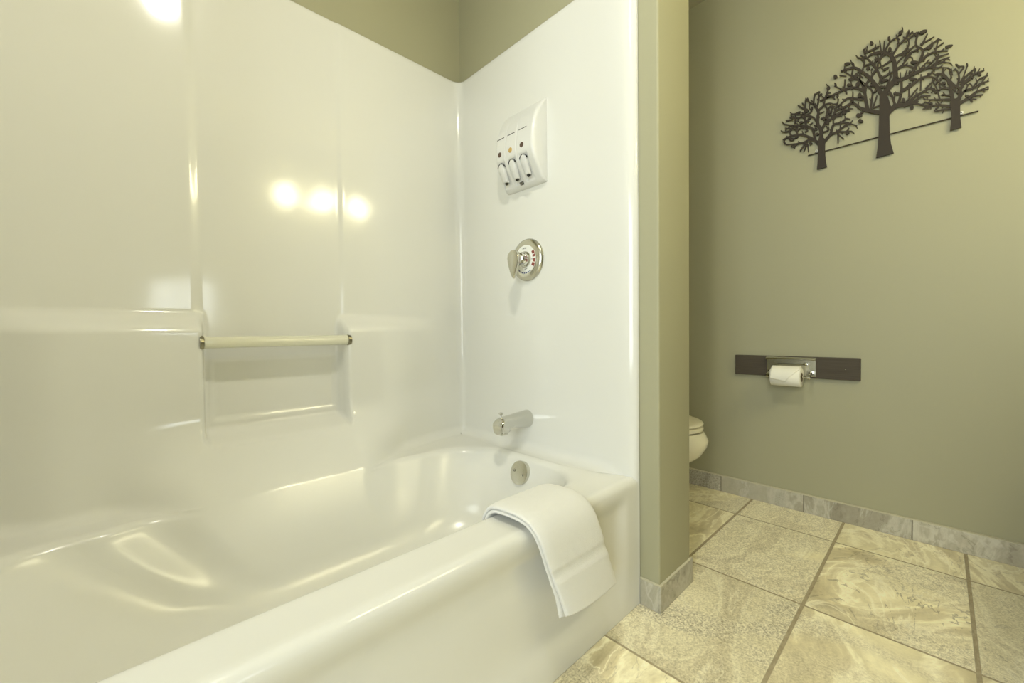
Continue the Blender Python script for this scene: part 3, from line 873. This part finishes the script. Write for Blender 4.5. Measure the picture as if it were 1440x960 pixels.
# ---- left tree
left_A = [(26,9,[(500,640),(440,590),(340,545),(290,545),(210,560),(145,592)]),(18,9,[(440,592),(380,600),(320,625),(180,640)]),(24,9,[(455,600),(430,490),(370,455),(355,380),(355,290),(365,190)]),
 (16,9,[(430,490),(345,455),(260,455),(165,445)]),(36,9,[(512,620),(510,500),(480,440),(480,370),(485,310),(440,250),(450,150)]),(20,9,[(515,490),(550,430),(560,370),(575,300),(600,270)]),(15,9,[(480,440),(440,380),(380,360),(290,380),(210,380)]),
 (26,9,[(540,610),(600,540),(630,450),(700,430),(780,425)]),(18,9,[(590,550),(660,520),(740,515),(805,510)]),(17,9,[(550,430),(600,400),(660,350),(730,310),(790,300)]),(15,9,[(640,530),(700,490),(770,440),(855,455)]),
 (13,9,[(675,530),(675,625)]),(12,9,[(675,540),(730,585)]),(14,9,[(355,300),(290,260)]),(14,9,[(350,380),(300,340),(220,350)]),(13,9,[(260,455),(220,500),(165,520)]),(13,9,[(345,455),(300,490),(250,490),(165,480)]),
 (13,9,[(290,545),(270,500),(290,460)]),(13,9,[(260,440),(265,360),(275,330)]),(12,8,[(330,620),(260,640),(245,665)]),(12,8,[(370,610),(310,700)]),(12,8,[(380,620),(345,705)]),(12,8,[(385,640),(390,712)]),(12,8,[(300,620),(240,665)]),
 (13,8,[(485,310),(540,260),(590,240),(640,250)]),(13,8,[(440,250),(400,230),(380,190)]),(13,8,[(470,280),(490,200),(485,140)]),(13,8,[(540,270),(550,190),(590,85)]),(14,9,[(510,385),(560,400),(570,420)]),(12,8,[(500,220),(560,190),(640,170)]),
 (13,9,[(630,450),(640,380),(740,330),(780,290)]),(13,9,[(610,400),(660,270),(680,200)]),(13,9,[(560,390),(610,330),(610,280)]),(14,9,[(700,435),(750,390),(790,395)]),(11,8,[(170,410),(240,400)]),(11,8,[(150,590),(205,560)]),(11,8,[(175,560),(250,590),(215,600)]),
 (13,9,[(355,520),(380,500),(350,470)]),(12,9,[(530,520),(580,500),(560,460)]),(12,8,[(400,450),(430,430)]),(12,8,[(500,340),(540,320)]),(12,8,[(360,360),(420,320),(400,290)])]
leavesA = [(cA,585,95,12,20,.5),(cA,375,312,16,20,.3),(cA,462,490,15,15,0),(cA,478,537,15,13,0),(cA,412,628,16,14,0),(cA,322,425,24,11,-.2),(cA,865,60,19,26,.4),(cA,885,165,19,24,.4),(cA,880,357,30,18,0),(cA,895,412,25,18,.2),(cA,765,528,19,14,-.5),(cA,735,330,16,22,.3),(cA,385,410,14,16,0),(cA,540,390,20,13,1.3),(cA,575,435,16,14,1.2),(cA,668,265,14,12,0)]
build_tree([(485,590),(484,700),(478,820),(472,880),(568,855),(556,790),(548,700),(550,600),(556,590),(530,570),(495,565)], cA, [(cA, left_A, random.Random(8), dict(w=9.5, step=52, lo=26, hi=48))], leavesA, None)
# ---- right tree
right_C = [(42,14,[(895,880),(870,740),(850,640),(800,560),(720,540)]),(24,16,[(915,730),(870,650),(800,570),(780,490)]),(36,16,[(935,860),(960,760),(960,700),(900,660),(845,600)]),(26,9,[(960,710),(1020,620),(1100,550),(1210,510)]),
 (22,9,[(960,790),(1010,720),(1100,690),(1180,640),(1260,620)]),(28,9,[(940,860),(1050,790),(1150,720),(1255,705)]),(17,9,[(1040,800),(1110,775),(1200,760)]),(22,9,[(925,690),(950,600),(940,530),(910,490)]),(17,9,[(970,660),(1030,560),(1120,490)]),
 (13,8,[(1150,680),(1240,560)]),(13,8,[(1090,690),(1160,600),(1250,560)]),(24,9,[(880,880),(780,870),(700,870),(590,880)]),(20,8,[(880,900),(760,920),(700,935)]),(22,9,[(870,810),(740,812),(600,812)]),(16,9,[(750,810),(720,700),(680,625)]),
 (14,9,[(860,765),(810,765),(785,735)]),(14,9,[(840,690),(760,690),(745,640),(720,590)]),(13,8,[(875,590),(850,510)]),(13,8,[(880,560),(870,490)]),(13,8,[(950,540),(1000,470),(940,470)]),(13,8,[(1000,560),(1040,450)]),(12,8,[(1100,560),(1125,490)]),(12,8,[(1130,550),(1165,490)]),
 (13,8,[(1050,800),(1130,810)]),(12,8,[(700,700),(620,690)]),(12,8,[(680,870),(600,835)]),(12,8,[(660,880),(620,900),(600,895)]),(12,8,[(740,880),(690,930)]),(12,8,[(1160,715),(1255,675)]),(12,8,[(1030,620),(1090,600)]),(12,8,[(760,870),(720,830)]),(12,8,[(700,700),(660,740)]),
 (13,8,[(1010,730),(1050,650),(1080,655)]),(13,8,[(820,690),(770,640),(800,630)]),(12,8,[(700,590),(740,560),(690,545)]),(12,8,[(960,640),(1010,540)]),(12,8,[(1040,600),(1090,530)])]
leavesR = [(cC,950,475,14,10,0),(cC,1035,450,18,9,1.2),(cC,1165,555,18,12,0),(cC,1020,770,12,10,0),(cC,1135,630,10,17,0),(cC,760,600,14,12,0),(cC,705,740,14,10,0),(cC,660,850,16,9,0),(cC,1080,825,16,10,.8),(cC,935,740,10,12,0),(cC,800,640,14,14,0)]
build_tree([(1068,520),(1078,600),(1068,682),(1136,664),(1128,600),(1128,530),(1110,490),(1085,500)], cR, [(cC, right_C, random.Random(5), dict(w=10, step=54, lo=24, hi=46))], leavesR, None)
a_ = on_wall(1136.3, 218.6, XW + .004); b_ = on_wall(1376, 156.0, XW + .004)
bm = bmesh.new(); tube(bm, [a_, b_], .0022, 10); obj('rod', bm, M['iron'], art)
for u, v in ((1148.3, 212.3), (1351.8, 158.4)):
    p = on_wall(u, v, XW + .002)
    bm = bmesh.new(); lathe(bm, (XF, p.y, p.z), (-1, 0, 0), [(0, .0055), (.007, .0055), (.009, .004)], 18)
    w_ = obj('wall_anchor', bm, M['plastic'], art)
    bm = bmesh.new(); lathe(bm, (XF - .0088, p.y, p.z), (-1, 0, 0), [(0, .0022), (.0006, .0022)], 12)
    obj('anchor_hole', bm, M['ink'], w_)

# ---- toilet paper holder on a brown board
hd = thing('toilet_paper_holder', 'chrome paper holder set on a long dark brown board on the far wall', 'toilet paper holder', (XF, .44, .62))
XBd = XF - .017
bm = bmesh.new(); bx(bm, XBd, XF, .216, .668, .577, .666, .0015, 1); obj('backing_board', bm, M['board'], hd, smooth=False)
bm = bmesh.new(); bx(bm, XBd - .004, XBd, .357, .537, .583, .660, .002, 2); pl = obj('back_plate', bm, M['brushed'], hd, smooth=False)
# curved hood along the top edge
bm = bmesh.new(); rg = []
for i in range(9):
    t = i / 8; a = PI / 2 * t
    x = XBd - .004 - .016 * math.sin(a); z = .6605 + .006 * math.cos(a) - .003
    rg.append([bm.verts.new((x, yy, z - .004 * abs((yy - .447) / .09) ** 3 * t)) for yy in [lerp(.357, .537, k / 16) for k in range(17)]])
rg2 = [[bm.verts.new((v.co.x + .001, v.co.y, v.co.z - .0022)) for v in r] for r in rg]
grid_faces(bm, rg); grid_faces(bm, rg2)
for r, s in ((rg[0], rg2[0]), (rg[-1], rg2[-1])):
    for k in range(16): bm.faces.new((r[k], r[k+1], s[k+1], s[k]))
for k in (0, 16):
    for i in range(8): bm.faces.new((rg[i][k], rg[i+1][k], rg2[i+1][k], rg2[i][k]))
obj('hood', bm, M['chrome'], hd)
for y in (.520, .372):
    bm = bmesh.new(); tube(bm, [(XBd - .004, y, .600), (XBd - .03, y, .600), (XBd - .050, y, .592), (XBd - .058, y, .583)], [.0075, .0065, .006, .006], 14)
    lathe(bm, (XBd - .054, y - .007, .585), (0, 1, 0), [(0, .006), (.002, .0095), (.012, .0095), (.014, .006)], 20)
    obj('bracket_arm', bm, M['chrome'], hd)
bm = bmesh.new(); tube(bm, [(XBd - .054, .366, .585), (XBd - .054, .527, .585)], .0048, 16); obj('spindle', bm, M['chrome'], hd)
# slim upper bar with a ball end
bm = bmesh.new(); tube(bm, [(XBd - .018, .395, .6335), (XBd - .018, .50, .6335)], .0022, 12)
obj('spare_rod', bm, M['chrome'], hd)
bm = bmesh.new(); lathe(bm, (XBd - .004, .392, .6335), (-1, 0, 0), [(0, .0065), (.010, .005), (.015, .0075), (.021, .0075), (.024, .004)], 18); obj('rod_knob', bm, M['chrome'], hd)
bm = bmesh.new(); lathe(bm, (XBd - .004, .508, .6375), (-1, 0, 0), [(0, .0035), (.003, .003)], 14); obj('screw', bm, M['chrome'], hd)
for y, z in ((.262, .621),):
    bm = bmesh.new(); lathe(bm, (XBd, y, z), (-1, 0, 0), [(0, .0028), (.0015, .0022)], 12); obj('screw', bm, M['chrome'], hd)

RX, RZ, RR = XBd - .054, .5835, .0405
rl = thing('toilet_roll', 'white toilet paper roll with its end folded to a point, on the chrome spindle', 'toilet paper', (RX, .45, RZ - RR))
bm = bmesh.new()
lathe(bm, (RX, .397, RZ), (0, 1, 0), [(0, .019), (0, RR - .0015), (.0015, RR), (.1055, RR), (.107, RR - .0015), (.107, .019), (0, .019)], 56, cap0=False, cap1=False)
obj('paper', bm, M['paper'], rl, angle=50)
bm = bmesh.new()
lathe(bm, (RX, .3965, RZ), (0, 1, 0), [(0, .0178), (0, .0192), (.108, .0192), (.108, .0178), (0, .0178)], 40, cap0=False, cap1=False)
obj('core', bm, M['core'], rl, angle=50)
# pointed end sheet lying on the roll's front
bm = bmesh.new(); rg = []
na, nb = 16, 24
def lowest(t):      # angle where the folded sheet ends, t along Y from far to near
    return lerp(100, 172, sm(0, .52, t)) if False else None
for k in range(nb + 1):
    t = k / nb; y = lerp(.501, .399, t)
    if t < .10: end = 192
    elif t < .52: end = lerp(192, 206, (t - .10) / .42)
    else: end = lerp(206, 128, (t - .52) / .48)
    r = []
    for i in range(na + 1):
        a = math.radians(lerp(80, end, i / na))
        q = RR + .0022
        r.append(bm.verts.new((RX + q * math.cos(a), y, RZ + q * math.sin(a))))
    rg.append(r)
grid_faces(bm, rg)
fl = obj('folded_sheet', bm, M['paper'], rl, angle=180)
md = fl.modifiers.new('thickness', 'SOLIDIFY'); md.thickness = .0042; md.offset = 0

# ------------------------------------------------------------------ toilet behind the partition
TX = 1.69
tl = thing('toilet', 'cream toilet with closed lid, mostly hidden behind the partition wall', 'toilet', (TX, 1.05, 0))
def egg(cx, cy, a, bf, bb, z, seg=56):
    r = []
    for k in range(seg):
        t = 2 * PI * k / seg; c, s = math.cos(t), math.sin(t)
        r.append((cx + a * c, cy + (bb if s > 0 else bf) * s, z))
    return r
def loft(name, secs, m, parent, cap=True, angle=40):
    bm = bmesh.new(); rg = [[bm.verts.new((p[0], p[1] + .019, p[2] * .964)) for p in egg(TX, *s)] for s in secs]
    grid_faces(bm, rg, closed=True)
    if cap: bm.faces.new(rg[0]); bm.faces.new(rg[-1])
    return obj(name, bm, m, parent, angle=angle)
loft('bowl', [(1.00, .105, .17, .20, 0), (1.00, .102, .165, .20, .03), (1.00, .095, .14, .20, .08), (.99, .10, .15, .21, .14), (.97, .125, .20, .23, .19), (.95, .155, .245, .25, .235), (.93, .178, .278, .27, .28),
              (.92, .190, .290, .28, .320), (.91, .188, .284, .28, .345), (.91, .183, .274, .28, .365), (.91, .180, .268, .28, .375), (.91, .176, .264, .28, .379)], M['porcelain'], tl)
loft('toilet_seat', [(.91, .176, .255, .25, .382), (.91, .182, .262, .255, .385), (.91, .184, .264, .255, .392), (.91, .182, .262, .255, .399), (.91, .177, .256, .25, .402)], M['seat'], tl)
loft('lid', [(.91, .178, .256, .25, .4045), (.91, .183, .262, .255, .407), (.91, .184, .264, .255, .412), (.91, .182, .261, .255, .417), (.91, .170, .248, .245, .4215), (.91, .13, .20, .20, .4245), (.91, .06, .10, .1, .426)], M['seat'], tl)
bm = bmesh.new(); bx(bm, TX - .20, TX + .20, 1.205, 1.395, .39, .72, .02, 4); tk = obj('tank', bm, M['porcelain'], tl)
bm = bmesh.new(); bx(bm, TX - .21, TX + .21, 1.195, 1.402, .721, .75, .009, 3); obj('tank_lid', bm, M['porcelain'], tl)
bm = bmesh.new(); bx(bm, TX - .11, TX + .11, 1.12, 1.36, .0, .385, .03, 3); obj('rear_base', bm, M['porcelain'], tl)
bm = bmesh.new(); lathe(bm, (TX - .15, 1.205, .67), (0, -1, 0), [(0, .012), (.012, .011)], 18); bx(bm, TX - .155, TX - .09, 1.185, 1.193, .663, .677, .003); obj('flush_lever', bm, M['chrome'], tl)

# ------------------------------------------------------------------ vanity and lamps that light the room (seen in reflections and by their shadow)
vn_ = thing('vanity', 'dark wooden vanity cabinet with stone top below the lamps', 'cabinet', (1.45, YV, 0))
bm = bmesh.new(); bx(bm, .62, XF - .001, YV + .001, -.43, .09, .81, .004, 1); bx(bm, .65, XF - .001, YV + .001, -.50, 0, .09); obj('cabinet_body', bm, M['wood'], vn_, smooth=False)  # unseen left stretch is added length that blocks low window light from the floor
for i in range(4):
    x0 = .635 + i * .37
    bm = bmesh.new(); bx(bm, x0, x0 + .355, -.432, -.415, .12, .79, .004, 2); d_ = obj('door', bm, M['wood'], vn_, smooth=False)
    bm = bmesh.new(); tube(bm, [(x0 + .33, -.415, .60), (x0 + .33, -.395, .60), (x0 + .33, -.395, .70), (x0 + .33, -.415, .70)], .005, 10); obj('handle', bm, M['chrome'], d_)
bm = bmesh.new(); bx(bm, .60, XF - .001, YV + .001, -.40, .81, .85, .006, 2); obj('countertop', bm, M['counter'], vn_, smooth=False)

LAMP_COL = (1.0, .92, .58)
vl = thing('vanity_light', 'three-globe vanity light bar on the wall above the vanity', 'light', (1.28, YV, 1.83))
bm = bmesh.new(); bx(bm, .94, 1.66, YV, YV + .03, 1.86, 1.93, .006, 2); obj('light_bar', bm, M['chrome'], vl, smooth=False)
for x in (1.00, 1.27, 1.58):
    bm = bmesh.new(); lathe(bm, (x, YV + .03, 1.905), (0, 1, 0), [(0, .022), (.025, .018), (.070, .026)], 20); obj('lamp_socket', bm, M['chrome'], vl)
    bm = bmesh.new(); bmesh.ops.create_uvsphere(bm, u_segments=20, v_segments=12, radius=.085)
    bmesh.ops.translate(bm, vec=(x, YV + .148, 1.905), verts=bm.verts)
    obj('globe_bulb', bm, emit('warm_globe', LAMP_COL, 26), vl)

cl = thing('ceiling_light', 'small round flush ceiling light above the front of the tub', 'ceiling light', (.185, .235, ZC))
bm = bmesh.new(); lathe(bm, (.185, .235, ZC), (0, 0, -1), [(0, .062), (.012, .062), (.016, .052)], 36); obj('light_trim', bm, M['white_trim'], cl)
bm = bmesh.new(); lathe(bm, (.185, .235, ZC - .016), (0, 0, -1), [(0, .040), (.007, .036), (.012, .024), (.015, .007)], 36); obj('diffuser', bm, emit('warm_diffuser', (1, .97, .82), 600), cl)

# daylight: overcast sky outside the window
w = bpy.data.worlds.new('sky'); scn.world = w; w.use_nodes = True
bg = w.node_tree.nodes['Background']; bg.inputs[0].default_value = (.90, .98, 1.0, 1); bg.inputs[1].default_value = 5.0
def area(name, loc, rot, sx, sy, e, col):
    l = bpy.data.lights.new(name, 'AREA'); l.shape = 'RECTANGLE'; l.size = sx; l.size_y = sy; l.energy = e; l.color = col
    o = bpy.data.objects.new(name, l); COL.objects.link(o); o.location = loc; o.rotation_euler = rot; return o
# portals: they give no light, they only guide the sky's light through the openings
for nm, loc, rot, sx, sy in (('window_portal', ((WX0 + WX1) / 2, YR - .1, (WZ0 + WZ1) / 2), (PI / 2, 0, 0), WX1 - WX0, WZ1 - WZ0),
                             ('window_portal', (XR0 - .1, (LW[0] + LW[1]) / 2, (LW[2] + LW[3]) / 2), (PI / 2, 0, -PI / 2), LW[1] - LW[0], LW[3] - LW[2])):
    p_ = area(nm, loc, rot, sx, sy, 1, (1, 1, 1)); p_.data.cycles.is_portal = True

vs_ = scn.view_settings
vs_.view_transform = 'Standard'; vs_.look = 'None'; vs_.gamma = 1; vs_.use_curve_mapping = False
vs_.exposure = 0.66
scn.cycles.use_denoising = True
scn.cycles.max_bounces = 12; scn.cycles.diffuse_bounces = 5; scn.cycles.glossy_bounces = 6
scn.cycles.sample_clamp_indirect = 8
